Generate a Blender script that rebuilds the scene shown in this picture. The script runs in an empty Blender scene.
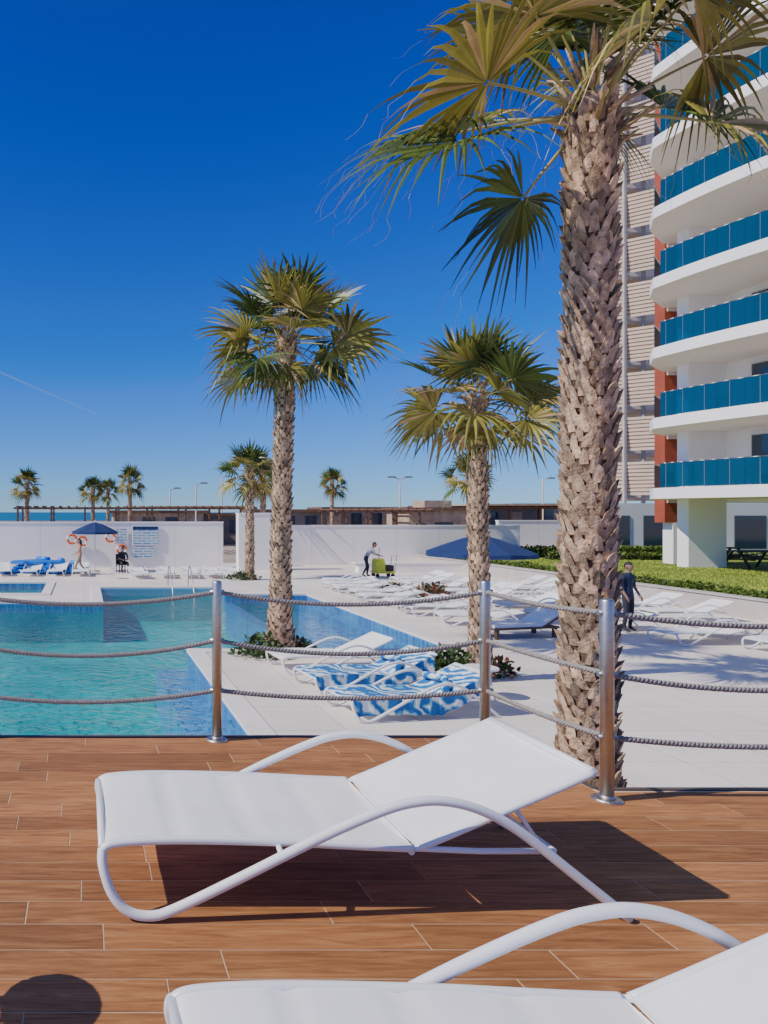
import bpy, math, random
from mathutils import Vector, Matrix, Quaternion
random.seed(7)
R=random.Random(11)
sc=bpy.context.scene
COL=sc.collection
F=700.0; H=3.0; DZ=1.4
def lin(c): return tuple(c)+(1.0,)
# ---------------------------------------------------------------- materials
def newmat(name):
    m=bpy.data.materials.new(name); m.use_nodes=True
    nt=m.node_tree; b=nt.nodes['Principled BSDF']
    return m,nt,b
def N(nt,t,**kw):
    n=nt.nodes.new(t)
    for k,v in kw.items(): setattr(n,k,v)
    return n
def simple(name,c,rough=0.6,metal=0.0,var=0.12,scale=6.0,bump=0.0,bscale=40.0,island=0.0,spec=0.5,trans=0.0,coord='Object'):
    m,nt,b=newmat(name); L=nt.links
    b.inputs['Roughness'].default_value=rough; b.inputs['Metallic'].default_value=metal
    b.inputs['Specular IOR Level'].default_value=spec
    tc=N(nt,'ShaderNodeTexCoord')
    no=N(nt,'ShaderNodeTexNoise'); no.inputs['Scale'].default_value=scale; no.inputs['Detail'].default_value=5
    L.new(tc.outputs[coord],no.inputs['Vector'])
    mr=N(nt,'ShaderNodeMapRange'); mr.inputs['From Min'].default_value=0.3; mr.inputs['From Max'].default_value=0.7
    mr.inputs['To Min'].default_value=1-var; mr.inputs['To Max'].default_value=1+var
    L.new(no.outputs['Fac'],mr.inputs['Value'])
    val=mr.outputs[0]
    if island>0:
        g=N(nt,'ShaderNodeNewGeometry'); m2=N(nt,'ShaderNodeMapRange')
        m2.inputs['To Min'].default_value=1-island; m2.inputs['To Max'].default_value=1+island
        L.new(g.outputs['Random Per Island'],m2.inputs['Value'])
        mu=N(nt,'ShaderNodeMath',operation='MULTIPLY'); L.new(val,mu.inputs[0]); L.new(m2.outputs[0],mu.inputs[1]); val=mu.outputs[0]
    vm=N(nt,'ShaderNodeVectorMath',operation='SCALE'); vm.inputs[0].default_value=c
    L.new(val,vm.inputs['Scale']); L.new(vm.outputs[0],b.inputs['Base Color'])
    if bump>0:
        n2=N(nt,'ShaderNodeTexNoise'); n2.inputs['Scale'].default_value=bscale; n2.inputs['Detail'].default_value=6
        L.new(tc.outputs[coord],n2.inputs['Vector'])
        bp=N(nt,'ShaderNodeBump'); bp.inputs['Strength'].default_value=bump; bp.inputs['Distance'].default_value=0.02
        L.new(n2.outputs['Fac'],bp.inputs['Height']); L.new(bp.outputs[0],b.inputs['Normal'])
    if trans>0:
        tr=N(nt,'ShaderNodeBsdfTranslucent'); mx=N(nt,'ShaderNodeMixShader'); mx.inputs[0].default_value=trans
        L.new(vm.outputs[0],tr.inputs['Color'])
        out=[n for n in nt.nodes if n.type=='OUTPUT_MATERIAL'][0]
        L.new(b.outputs[0],mx.inputs[1]); L.new(tr.outputs[0],mx.inputs[2]); L.new(mx.outputs[0],out.inputs['Surface'])
    return m
WHITEPAINT=simple('white_powder_coat',(0.85,0.84,0.82),0.35,var=0.03,scale=8)
def sling_mat():
    m,nt,b=newmat('white_sling_fabric'); L=nt.links
    tc=N(nt,'ShaderNodeTexCoord')
    b.inputs['Roughness'].default_value=0.75
    no=N(nt,'ShaderNodeTexNoise'); no.inputs['Scale'].default_value=5; no.inputs['Detail'].default_value=6
    L.new(tc.outputs['Object'],no.inputs['Vector'])
    cr=N(nt,'ShaderNodeValToRGB'); cr.color_ramp.elements[0].position=0.3; cr.color_ramp.elements[0].color=(0.86,0.845,0.815,1)
    cr.color_ramp.elements[1].position=0.6; cr.color_ramp.elements[1].color=(0.92,0.905,0.88,1)
    L.new(no.outputs['Fac'],cr.inputs[0]); L.new(cr.outputs[0],b.inputs['Base Color'])
    w=N(nt,'ShaderNodeTexWave'); w.inputs['Scale'].default_value=90; w.inputs['Distortion'].default_value=0
    w2=N(nt,'ShaderNodeTexWave',bands_direction='Y'); w2.inputs['Scale'].default_value=90
    L.new(tc.outputs['Object'],w.inputs['Vector']); L.new(tc.outputs['Object'],w2.inputs['Vector'])
    a=N(nt,'ShaderNodeMath',operation='ADD'); L.new(w.outputs['Fac'],a.inputs[0]); L.new(w2.outputs['Fac'],a.inputs[1])
    bp=N(nt,'ShaderNodeBump'); bp.inputs['Strength'].default_value=0.15; bp.inputs['Distance'].default_value=0.002
    L.new(a.outputs[0],bp.inputs['Height'])
    n2=N(nt,'ShaderNodeTexNoise'); n2.inputs['Scale'].default_value=2.5; n2.inputs['Detail'].default_value=2; L.new(tc.outputs['Object'],n2.inputs['Vector'])
    b2=N(nt,'ShaderNodeBump'); b2.inputs['Strength'].default_value=0.5; b2.inputs['Distance'].default_value=0.025
    L.new(n2.outputs['Fac'],b2.inputs['Height']); L.new(bp.outputs[0],b2.inputs['Normal']); L.new(b2.outputs[0],b.inputs['Normal'])
    return m
SLING=sling_mat()
STEEL=simple('brushed_steel',(0.54,0.50,0.46),0.42,metal=1.0,var=0.08,scale=30,bump=0.08,bscale=120)
ROPE=simple('grey_rope',(0.31,0.28,0.25),0.9,var=0.25,scale=60,bump=0.3,bscale=300)
GROUT=simple('deck_grout',(0.56,0.40,0.27),0.9)
TRIM=simple('dark_edge_trim',(0.09,0.07,0.06),0.5)
def plank_mat():
    m,nt,b=newmat('wood_look_planks'); L=nt.links
    tc=N(nt,'ShaderNodeTexCoord'); g=N(nt,'ShaderNodeNewGeometry')
    mp=N(nt,'ShaderNodeMapping'); mp.inputs['Scale'].default_value=(1.3,15,1)
    off=N(nt,'ShaderNodeCombineXYZ'); mm=N(nt,'ShaderNodeMath',operation='MULTIPLY'); mm.inputs[1].default_value=57
    L.new(g.outputs['Random Per Island'],mm.inputs[0]); L.new(mm.outputs[0],off.inputs['X']); L.new(mm.outputs[0],off.inputs['Z'])
    ad=N(nt,'ShaderNodeVectorMath',operation='ADD'); L.new(tc.outputs['Object'],ad.inputs[0]); L.new(off.outputs[0],ad.inputs[1])
    L.new(ad.outputs[0],mp.inputs['Vector'])
    no=N(nt,'ShaderNodeTexNoise'); no.inputs['Scale'].default_value=2.2; no.inputs['Detail'].default_value=10; no.inputs['Roughness'].default_value=0.7; no.inputs['Distortion'].default_value=1.0
    L.new(mp.outputs[0],no.inputs['Vector'])
    cr=N(nt,'ShaderNodeValToRGB'); e=cr.color_ramp.elements
    e[0].position=0.25; e[0].color=(0.15,0.056,0.018,1); e[1].position=0.75; e[1].color=(0.55,0.262,0.10,1)
    x=e.new(0.5); x.color=(0.36,0.150,0.052,1)
    L.new(no.outputs['Fac'],cr.inputs[0])
    mr=N(nt,'ShaderNodeMapRange'); mr.inputs['To Min'].default_value=0.72; mr.inputs['To Max'].default_value=1.2
    L.new(g.outputs['Random Per Island'],mr.inputs['Value'])
    big=N(nt,'ShaderNodeTexNoise'); big.inputs['Scale'].default_value=0.9; big.inputs['Detail'].default_value=6
    L.new(tc.outputs['Object'],big.inputs['Vector'])
    m3=N(nt,'ShaderNodeMapRange'); m3.inputs['From Min'].default_value=.3; m3.inputs['From Max'].default_value=.7; m3.inputs['To Min'].default_value=0.84; m3.inputs['To Max'].default_value=1.12
    L.new(big.outputs['Fac'],m3.inputs['Value'])
    mu=N(nt,'ShaderNodeMath',operation='MULTIPLY'); L.new(mr.outputs[0],mu.inputs[0]); L.new(m3.outputs[0],mu.inputs[1])
    vm=N(nt,'ShaderNodeVectorMath',operation='SCALE'); L.new(cr.outputs[0],vm.inputs[0]); L.new(mu.outputs[0],vm.inputs['Scale'])
    L.new(vm.outputs[0],b.inputs['Base Color'])
    b.inputs['Roughness'].default_value=0.65; b.inputs['Specular IOR Level'].default_value=0.3
    bp=N(nt,'ShaderNodeBump'); bp.inputs['Strength'].default_value=0.3; bp.inputs['Distance'].default_value=0.002
    L.new(no.outputs['Fac'],bp.inputs['Height']); L.new(bp.outputs[0],b.inputs['Normal'])
    return m
PLANK=plank_mat()
def tile_mat(name,c1,c2,mort,w,h,ms,rough=0.6,bump=0.1,nvar=0.1,nscale=0.5):
    m,nt,b=newmat(name); L=nt.links
    tc=N(nt,'ShaderNodeTexCoord'); br=N(nt,'ShaderNodeTexBrick'); br.offset=0.0
    br.inputs['Scale'].default_value=1; br.inputs['Brick Width'].default_value=w; br.inputs['Row Height'].default_value=h
    br.inputs['Mortar Size'].default_value=ms; br.inputs['Color1'].default_value=lin(c1); br.inputs['Color2'].default_value=lin(c2); br.inputs['Mortar'].default_value=lin(mort)
    L.new(tc.outputs['Object'],br.inputs['Vector'])
    no=N(nt,'ShaderNodeTexNoise'); no.inputs['Scale'].default_value=nscale; no.inputs['Detail'].default_value=8; no.inputs['Roughness'].default_value=0.6
    L.new(tc.outputs['Object'],no.inputs['Vector'])
    mr=N(nt,'ShaderNodeMapRange'); mr.inputs['From Min'].default_value=.3; mr.inputs['From Max'].default_value=.7; mr.inputs['To Min'].default_value=1-nvar; mr.inputs['To Max'].default_value=1+nvar*.5
    L.new(no.outputs['Fac'],mr.inputs['Value'])
    vm=N(nt,'ShaderNodeVectorMath',operation='SCALE'); L.new(br.outputs['Color'],vm.inputs[0]); L.new(mr.outputs[0],vm.inputs['Scale'])
    L.new(vm.outputs[0],b.inputs['Base Color']); b.inputs['Roughness'].default_value=rough
    return m
TERR=tile_mat('terrace_paving',(0.82,0.735,0.655),(0.86,0.775,0.69),(0.56,0.49,0.42),1.2,1.2,0.009,0.8,nvar=0.16)
COPE=simple('pool_coping_stone',(0.86,0.79,0.70),0.6,var=0.06,scale=2)
POOLT=tile_mat('pool_turquoise_tile',(0.004,0.40,0.42),(0.006,0.45,0.46),(0.02,0.46,0.47),0.3,0.3,0.01,0.4,nvar=0.4,nscale=0.45)
POOLB=tile_mat('pool_blue_tile',(0.008,0.21,0.46),(0.012,0.25,0.52),(0.03,0.30,0.52),0.3,0.3,0.01,0.4,nvar=0.25,nscale=0.7)
MOSA=tile_mat('pool_blue_mosaic',(0.01,0.10,0.42),(0.10,0.36,0.66),(0.2,0.45,0.66),0.06,0.06,0.004,0.3,nvar=0.1)
def water_mat(name,tint):
    m,nt,b=newmat(name); L=nt.links
    out=[n for n in nt.nodes if n.type=='OUTPUT_MATERIAL'][0]
    tr=N(nt,'ShaderNodeBsdfTransparent'); tr.inputs[0].default_value=lin(tint)
    gl=N(nt,'ShaderNodeBsdfGlossy'); gl.inputs['Roughness'].default_value=0.04
    fr=N(nt,'ShaderNodeFresnel'); fr.inputs['IOR'].default_value=1.15
    tc=N(nt,'ShaderNodeTexCoord'); no=N(nt,'ShaderNodeTexNoise'); no.inputs['Scale'].default_value=3.4; no.inputs['Detail'].default_value=6; no.inputs['Distortion'].default_value=0.9
    L.new(tc.outputs['Object'],no.inputs['Vector'])
    bp=N(nt,'ShaderNodeBump'); bp.inputs['Strength'].default_value=0.9; bp.inputs['Distance'].default_value=0.09
    L.new(no.outputs['Fac'],bp.inputs['Height']); L.new(bp.outputs[0],gl.inputs['Normal']); L.new(bp.outputs[0],fr.inputs['Normal'])
    mx=N(nt,'ShaderNodeMixShader'); L.new(fr.outputs[0],mx.inputs[0]); L.new(tr.outputs[0],mx.inputs[1]); L.new(gl.outputs[0],mx.inputs[2])
    L.new(mx.outputs[0],out.inputs['Surface']); nt.nodes.remove(b)
    return m
WATER=water_mat('pool_water',(0.86,0.99,0.98))
SAND=simple('beach_sand',(0.42,0.34,0.25),0.95,var=0.15,scale=0.3)
SEA=simple('sea_water',(0.01,0.12,0.16),0.35,var=0.2,scale=0.02,bump=0.5,bscale=0.5)
WALL=simple('white_wall_paint',(0.92,0.875,0.82),0.75,var=0.04,scale=0.6)
SEAM=simple('wall_joint',(0.70,0.66,0.61),0.9)
WALLB=simple('building_white_render',(0.90,0.87,0.83),0.7,var=0.03,scale=0.5)
CREAM=simple('building_cream_soffit',(0.86,0.77,0.64),0.8,var=0.03,scale=0.5)
RUST=simple('rust_red_cladding',(0.34,0.07,0.03),0.6,var=0.15,scale=1.5)
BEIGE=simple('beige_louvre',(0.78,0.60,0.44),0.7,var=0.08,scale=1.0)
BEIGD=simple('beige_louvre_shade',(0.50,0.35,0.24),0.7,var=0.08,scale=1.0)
BROWN=simple('brown_timber',(0.17,0.09,0.055),0.8,var=0.2,scale=2)
STONE=simple('beige_stone',(0.48,0.36,0.25),0.9,var=0.25,scale=2,bump=0.4,bscale=8)
GREYB=simple('grey_render',(0.24,0.20,0.18),0.9,var=0.2,scale=1)
CONC=simple('grey_concrete',(0.50,0.45,0.40),0.85,var=0.1,scale=1.5,bump=0.1,bscale=20)
GLASSD=simple('dark_window_glass',(0.03,0.05,0.08),0.06,var=0.05,spec=0.8)
def railglass():
    m,nt,b=newmat('blue_railing_glass'); L=nt.links
    out=[n for n in nt.nodes if n.type=='OUTPUT_MATERIAL'][0]
    b.inputs['Base Color'].default_value=(0.004,0.09,0.17,1); b.inputs['Roughness'].default_value=0.06
    tr=N(nt,'ShaderNodeBsdfTransparent'); tr.inputs[0].default_value=(0.06,0.4,0.6,1)
    mx=N(nt,'ShaderNodeMixShader'); mx.inputs[0].default_value=0.4
    L.new(b.outputs[0],mx.inputs[1]); L.new(tr.outputs[0],mx.inputs[2]); L.new(mx.outputs[0],out.inputs['Surface'])
    return m
BGLASS=railglass()
TRUNK=simple('palm_trunk_bark',(0.46,0.31,0.19),0.95,var=0.45,scale=14,bump=0.7,bscale=45,island=0.5)
TRUNKC=simple('palm_trunk_core',(0.11,0.068,0.04),0.95,var=0.3,scale=12,bump=0.6,bscale=30)
LEAF=simple('palm_leaf_green',(0.105,0.145,0.026),0.40,var=0.3,scale=2,island=0.5,trans=0.25)
LEAFY=simple('palm_leaf_olive',(0.27,0.24,0.045),0.45,var=0.3,scale=2,island=0.5,trans=0.28)
LEAFD=simple('palm_leaf_dry',(0.52,0.36,0.16),0.8,var=0.3,scale=3,island=0.35,trans=0.2)
PETI=simple('palm_petiole',(0.32,0.28,0.08),0.5,var=0.2,scale=3,island=0.2)
BUSH=simple('shrub_leaves',(0.06,0.11,0.025),0.5,var=0.3,scale=2,island=0.5,trans=0.2)
BUSHR=simple('shrub_red_leaves',(0.26,0.08,0.04),0.6,var=0.3,scale=2,island=0.5)
HEDGEM=simple('hedge_leaves',(0.11,0.17,0.02),0.6,var=0.4,scale=1.2,island=0.5,trans=0.15)
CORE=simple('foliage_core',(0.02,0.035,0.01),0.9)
LAWN=simple('lawn_grass',(0.22,0.28,0.03),0.9,var=0.3,scale=2.5,bump=0.8,bscale=60,island=0.0)
GRASSB=simple('grass_blades',(0.28,0.34,0.04),0.8,var=0.3,scale=0.7,island=0.4)
NAVY=simple('navy_canvas',(0.010,0.03,0.12),0.8,var=0.1,scale=3)
BLUEV=simple('blue_vinyl',(0.01,0.20,0.7),0.3,var=0.1)
ORANGE=simple('orange_plastic',(0.75,0.13,0.02),0.5)
YEL=simple('yellow_green_plastic',(0.55,0.62,0.03),0.4)
BLACK=simple('black_plastic',(0.02,0.02,0.022),0.6)
DWOOD=simple('dark_wood',(0.08,0.048,0.03),0.7,var=0.2)
def towel_mat():
    m,nt,b=newmat('striped_towel'); L=nt.links
    tc=N(nt,'ShaderNodeTexCoord'); w=N(nt,'ShaderNodeTexWave',bands_direction='DIAGONAL'); w.inputs['Scale'].default_value=1.9; w.inputs['Distortion'].default_value=14; w.inputs['Detail'].default_value=3; w.inputs['Detail Scale'].default_value=1.3
    L.new(tc.outputs['Object'],w.inputs['Vector'])
    cr=N(nt,'ShaderNodeValToRGB'); cr.color_ramp.interpolation='CONSTANT'; e=cr.color_ramp.elements
    e[0].color=(0.02,0.15,0.42,1); e[1].position=0.74; e[1].color=(0.78,0.79,0.8,1); x=e.new(0.36); x.color=(0.14,0.44,0.62,1)
    L.new(w.outputs['Fac'],cr.inputs[0]); L.new(cr.outputs[0],b.inputs['Base Color']); b.inputs['Roughness'].default_value=0.95
    return m
TOWEL=towel_mat()
def sign_mat():
    m,nt,b=newmat('printed_sign_face'); L=nt.links
    tc=N(nt,'ShaderNodeTexCoord'); br=N(nt,'ShaderNodeTexBrick'); br.inputs['Scale'].default_value=1
    br.inputs['Brick Width'].default_value=0.5; br.inputs['Row Height'].default_value=0.14; br.inputs['Mortar Size'].default_value=0.035
    br.inputs['Color1'].default_value=(0.1,0.3,0.5,1); br.inputs['Color2'].default_value=(0.3,0.45,0.55,1); br.inputs['Mortar'].default_value=(0.7,0.75,0.78,1)
    mp=N(nt,'ShaderNodeMapping'); mp.inputs['Rotation'].default_value=(math.radians(90),0,0)
    L.new(tc.outputs['Object'],mp.inputs[0]); L.new(mp.outputs[0],br.inputs['Vector'])
    L.new(br.outputs['Color'],b.inputs['Base Color']); b.inputs['Roughness'].default_value=0.5
    return m
SIGN=sign_mat()
SKIN=simple('skin',(0.45,0.26,0.18),0.6,var=0.05); SKINT=simple('skin_tan',(0.30,0.16,0.10),0.6,var=0.05)
HAIR=simple('dark_hair',(0.02,0.014,0.01),0.7)
# ---------------------------------------------------------------- mesh builder
class MB:
    def __init__(s): s.v=[];s.f=[];s.m=[];s.mats=[];s.sm=[]
    def mi(s,mat):
        if mat not in s.mats: s.mats.append(mat)
        return s.mats.index(mat)
    def add(s,vs,fs,mat,smooth=False):
        o=len(s.v); s.v.extend([tuple(p) for p in vs]); i=s.mi(mat)
        for f in fs: s.f.append(tuple(o+k for k in f)); s.m.append(i); s.sm.append(smooth)
    def box(s,x0,x1,y0,y1,z0,z1,mat,M=None):
        vs=[Vector(p) for p in ((x0,y0,z0),(x1,y0,z0),(x1,y1,z0),(x0,y1,z0),(x0,y0,z1),(x1,y0,z1),(x1,y1,z1),(x0,y1,z1))]
        if M is not None: vs=[M@p for p in vs]
        s.add(vs,[(0,3,2,1),(4,5,6,7),(0,1,5,4),(1,2,6,5),(2,3,7,6),(3,0,4,7)],mat)
    def tube(s,pts,rad,mat,n=10,smooth=True,caps=True):
        pts=[Vector(p) for p in pts]
        if not isinstance(rad,(list,tuple)): rad=[rad]*len(pts)
        t0=(pts[1]-pts[0]).normalized(); ref=Vector((0,0,1)) if abs(t0.z)<.9 else Vector((1,0,0))
        a=t0.cross(ref).normalized(); vs=[]
        for i,p in enumerate(pts):
            t=(pts[min(i+1,len(pts)-1)]-pts[max(i-1,0)])
            t=t.normalized() if t.length>1e-9 else t0
            a=(a-t*a.dot(t)).normalized(); b=t.cross(a)
            for k in range(n):
                an=2*math.pi*k/n; vs.append(p+(a*math.cos(an)+b*math.sin(an))*rad[i])
        fs=[]
        for i in range(len(pts)-1):
            for k in range(n):
                fs.append((i*n+k,i*n+(k+1)%n,(i+1)*n+(k+1)%n,(i+1)*n+k))
        s.add(vs,fs,mat,smooth)
        if caps:
            o=len(s.v)-len(vs)
            s.f.append(tuple(o+k for k in range(n))[::-1]); s.m.append(s.mi(mat)); s.sm.append(False)
            s.f.append(tuple(o+(len(pts)-1)*n+k for k in range(n))); s.m.append(s.mi(mat)); s.sm.append(False)
    def strip(s,prof,y0,y1,mat,thick=0.015,smooth=True,ny=1):
        n=len(prof)
        for off,flip in ((0,False),(-thick,True)):
            vs=[];fs=[]
            for (x,z) in prof:
                for j in range(ny+1): 
                    t=j/ny; vs.append((x,y0+(y1-y0)*t,z+off-0.020*4*t*(1-t)))
            for i in range(n-1):
                for j in range(ny):
                    q=(i*(ny+1)+j,i*(ny+1)+j+1,(i+1)*(ny+1)+j+1,(i+1)*(ny+1)+j)
                    fs.append(q if flip else q[::-1])
            s.add(vs,fs,mat,smooth)
        for y in (y0,y1):
            vs=[];fs=[]
            for (x,z) in prof: vs+=[(x,y,z),(x,y,z-thick)]
            for i in range(n-1): fs.append((2*i,2*i+1,2*i+3,2*i+2))
            s.add(vs,fs,mat)
        for k in (0,n-1):
            x,z=prof[k]; s.add([(x,y0,z),(x,y1,z),(x,y1,z-thick),(x,y0,z-thick)],[(0,1,2,3)],mat)
    def data(s,name):
        me=bpy.data.meshes.new(name); me.from_pydata(s.v,[],s.f)
        for m in s.mats: me.materials.append(m)
        me.polygons.foreach_set('material_index',s.m); me.polygons.foreach_set('use_smooth',s.sm); me.update()
        return me
    def obj(s,name,loc=(0,0,0),rot=0,scale=1,parent=None):
        return place(s.data(name),name,loc,rot,scale,parent)
def place(me,name,loc=(0,0,0),rot=0,scale=1,parent=None):
    o=bpy.data.objects.new(name,me); COL.objects.link(o); o.location=loc; o.rotation_euler=(0,0,rot)
    o.scale=(scale,)*3 if not isinstance(scale,(tuple,list)) else scale
    if parent: o.parent=parent
    return o
def empty(name):
    o=bpy.data.objects.new(name,None); COL.objects.link(o); return o
def spline(pts,n=6):
    P=[Vector(p) for p in pts]; out=[]
    for i in range(len(P)-1):
        p0=P[max(i-1,0)];p1=P[i];p2=P[i+1];p3=P[min(i+2,len(P)-1)]
        for k in range(n):
            t=k/n; out.append(0.5*((2*p1)+(-p0+p2)*t+(2*p0-5*p1+4*p2-p3)*t*t+(-p0+3*p1-3*p2+p3)*t**3))
    out.append(P[-1]); return out
# ---------------------------------------------------------------- camera
cam=bpy.data.cameras.new('camera'); co=bpy.data.objects.new('camera',cam); COL.objects.link(co)
co.location=(0,0,H); co.rotation_euler=(math.radians(90),0,0)
cam.sensor_fit='VERTICAL'; cam.sensor_height=24; cam.sensor_width=24; cam.lens=24*F/1024; cam.shift_x=299/1024; cam.clip_end=20000; cam.clip_start=0.05
sc.camera=co
# ---------------------------------------------------------------- light
sv=Vector((0.64,0.12,-0.565)).normalized()
sun=bpy.data.lights.new('sun','SUN'); so=bpy.data.objects.new('sun',sun); COL.objects.link(so)
so.rotation_euler=sv.to_track_quat('-Z','Y').to_euler(); sun.energy=5.0; sun.angle=math.radians(0.5); sun.color=(1.0,0.95,0.87)
w=bpy.data.worlds.new('World'); sc.world=w; w.use_nodes=True; nt=w.node_tree
bg=nt.nodes['Background']; sky=nt.nodes.new('ShaderNodeTexSky'); sky.sky_type='NISHITA'; sky.sun_disc=False
sky.sun_elevation=math.radians(41); sky.sun_rotation=math.atan2(-sv.x,-sv.y); sky.air_density=1.0; sky.dust_density=0.0; sky.ozone_density=1.5
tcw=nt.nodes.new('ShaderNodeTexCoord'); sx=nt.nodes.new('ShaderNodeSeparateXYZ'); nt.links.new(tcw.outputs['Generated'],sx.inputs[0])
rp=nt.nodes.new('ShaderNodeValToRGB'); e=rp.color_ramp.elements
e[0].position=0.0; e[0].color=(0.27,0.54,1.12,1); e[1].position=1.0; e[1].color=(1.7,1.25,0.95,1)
for p,c in ((0.08,(0.17,0.46,1.15,1)),(0.22,(0.050,0.37,1.15,1)),(0.58,(0.010,0.20,1.10,1)),(0.70,(0.30,0.42,0.95,1)),(0.82,(1.3,1.0,0.9,1))):  # zenith stops warmed and brightened as added fill light, above the view
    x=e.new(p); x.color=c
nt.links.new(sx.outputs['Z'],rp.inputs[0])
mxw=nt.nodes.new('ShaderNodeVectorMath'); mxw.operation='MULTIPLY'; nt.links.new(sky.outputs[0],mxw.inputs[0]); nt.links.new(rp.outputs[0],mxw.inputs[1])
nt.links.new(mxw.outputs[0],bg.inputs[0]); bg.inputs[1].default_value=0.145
# ---------------------------------------------------------------- ground grid
pools=[(-18,2.2,6.2,15.2),(-18,8.0,15.2,23.0),(0.6,8.0,23.0,25.3),(0.6,5.05,25.3,27.6),(-9,-1.6,25.6,29.5)]
deep=-1.3
def inpool(x,y,e=0):
    return any(a-e<x<b+e and c-e<y<d+e for a,b,c,d in pools)
xs={-6000,-60,-18,60,6000}; ys={-400,-30,41,46,95,8000}
for a,b,c,d in pools:
    for e in (-.35,0,.35): xs|={a+e,b+e}; ys|={c+e,d+e}
xs|={1.55,5.35,7.7}; ys|=set()
xs=sorted(round(v,4) for v in xs); ys=sorted(round(v,4) for v in ys)
def kind(x,y):
    if y>95: return 'sea'
    if y>41 or y<-30 or abs(x)>60: return 'sand'
    if inpool(x,y):
        if 1.55<x<2.2 and y<15.2: return 'ledge'
        if 5.05<x<5.35 and 15.2<y: return 'ledge2'
        if 7.7<x<8 : return 'ledge2'
        if x>5.35: return 'poolb'
        return 'pool'
    if inpool(x,y,.35): return 'cope'
    return 'terr'
ZL={'sea':-0.3,'sand':-0.02,'pool':deep,'poolb':deep,'ledge':-0.42,'ledge2':-0.30,'cope':0.04,'terr':0.0}
KM={'sea':SEA,'sand':SAND,'pool':POOLT,'poolb':POOLB,'ledge':MOSA,'ledge2':MOSA,'cope':COPE,'terr':TERR}
MBs={'sea':MB(),'ground':MB(),'terrace':MB(),'pool_coping':MB(),'pool_basin':MB()}
KO={'sea':'sea','sand':'ground','pool':'pool_basin','poolb':'pool_basin','ledge':'pool_basin','ledge2':'pool_basin','cope':'pool_coping','terr':'terrace'}
K=[[kind((xs[i]+xs[i+1])/2,(ys[j]+ys[j+1])/2) for j in range(len(ys)-1)] for i in range(len(xs)-1)]
for i in range(len(xs)-1):
    for j in range(len(ys)-1):
        k=K[i][j]; z=ZL[k]; x0,x1,y0,y1=xs[i],xs[i+1],ys[j],ys[j+1]
        MBs[KO[k]].add([(x0,y0,z),(x1,y0,z),(x1,y1,z),(x0,y1,z)],[(0,1,2,3)],KM[k])
        for (di,dj,e) in ((1,0,((x1,y0),(x1,y1))),(0,1,((x0,y1),(x1,y1)))):
            a,b=i+di,j+dj
            if a<len(xs)-1 and b<len(ys)-1:
                k2=K[a][b]; z2=ZL[k2]
                if abs(z2-z)>1e-6:
                    wt='pool_basin' if ('pool' in k+k2 or 'ledge' in k+k2) else KO[k]
                    top=max(z,z2); bot=min(z,z2)
                    if wt=='pool_basin' and top>0 and bot<-0.2:
                        MBs['pool_coping'].add([(e[0]+(top,)),(e[1]+(top,)),(e[1]+(-0.02,)),(e[0]+(-0.02,))],[(0,1,2,3)],COPE)
                        MBs[wt].add([(e[0]+(-0.02,)),(e[1]+(-0.02,)),(e[1]+(-0.3,)),(e[0]+(-0.3,))],[(0,1,2,3)],MOSA); top=-0.3
                    m=MOSA if wt=='pool_basin' and 'ledge' in k+k2 else (POOLT if wt=='pool_basin' else (COPE if 'cope' in (k,k2) else KM[k]))
                    MBs[wt].add([(e[0]+(top,)),(e[1]+(top,)),(e[1]+(bot,)),(e[0]+(bot,))],[(0,1,2,3)],m)
for k,m in MBs.items(): m.obj(k)
wb=MB()
for i in range(len(xs)-1):
    for j in range(len(ys)-1):
        if K[i][j] in ('pool','poolb','ledge','ledge2'):
            x0,x1,y0,y1=xs[i],xs[i+1],ys[j],ys[j+1]
            wb.add([(x0,y0,-.07),(x1,y0,-.07),(x1,y1,-.07),(x0,y1,-.07)],[(0,1,2,3)],WATER)
wb.obj('pool_water')
for (hx,hy) in ((3.3,26.9),(4.1,26.9)):
    b=MB(); b.tube(spline([(0,0.9,0),(0,0.9,.6),(0,.6,.85),(0,.2,.7),(0,-.5,.1),(0,-.8,-.6)],5),0.022,STEEL,8); b.obj('pool_handrail',(hx,hy,.02))
# ---------------------------------------------------------------- deck
dk=MB(); gr=0.005; pw=0.16
dk.box(-9,2.95,-4,5.0,0,DZ-0.012,CONC); dk.box(2.95,12,-4,4.05,0,DZ-0.0125,CONC)
dk.box(-9,2.95,-4,5.0-.03,DZ-0.012,DZ-0.002,GROUT); dk.box(2.95,12,-4,4.05-.03,DZ-0.0125,DZ-0.002,GROUT)
dk.box(-9,2.95,4.975,5.01,DZ-.09,DZ+0.004,TRIM); dk.box(2.93,2.96,4.05,4.975,DZ-.09,DZ+.004,TRIM); dk.box(2.96,12,4.025,4.06,DZ-.09,DZ+.004,TRIM)
y=-4.0; row=0
while y<4.97:
    y1=min(y+pw,4.97); xm=12 if y1<=4.03 else 2.925
    x=-9+R.random()*-1.0
    while x<xm:
        ln=R.choice([0.9,1.2,1.2,1.2,1.2]); xa=max(x,-9); xb=min(x+ln,xm)
        if xb-xa>0.02:
            ya,yb=y+gr/2,y1-gr/2; e=0.001; zt=DZ+R.uniform(-.0004,.0004)
            xa2,xb2=xa+gr/2,xb-gr/2
            vs=[(xa2+e,ya+e,zt),(xb2-e,ya+e,zt),(xb2-e,yb-e,zt),(xa2+e,yb-e,zt),(xa2,ya,zt-.002),(xb2,ya,zt-.002),(xb2,yb,zt-.002),(xa2,yb,zt-.002)]
            dk.add(vs,[(0,1,2,3),(4,5,1,0),(5,6,2,1),(6,7,3,2),(7,4,0,3)],PLANK)
        x+=ln
    y=y1 if y1<4.97 else 99; row+=1
dk.obj('deck')
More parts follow.
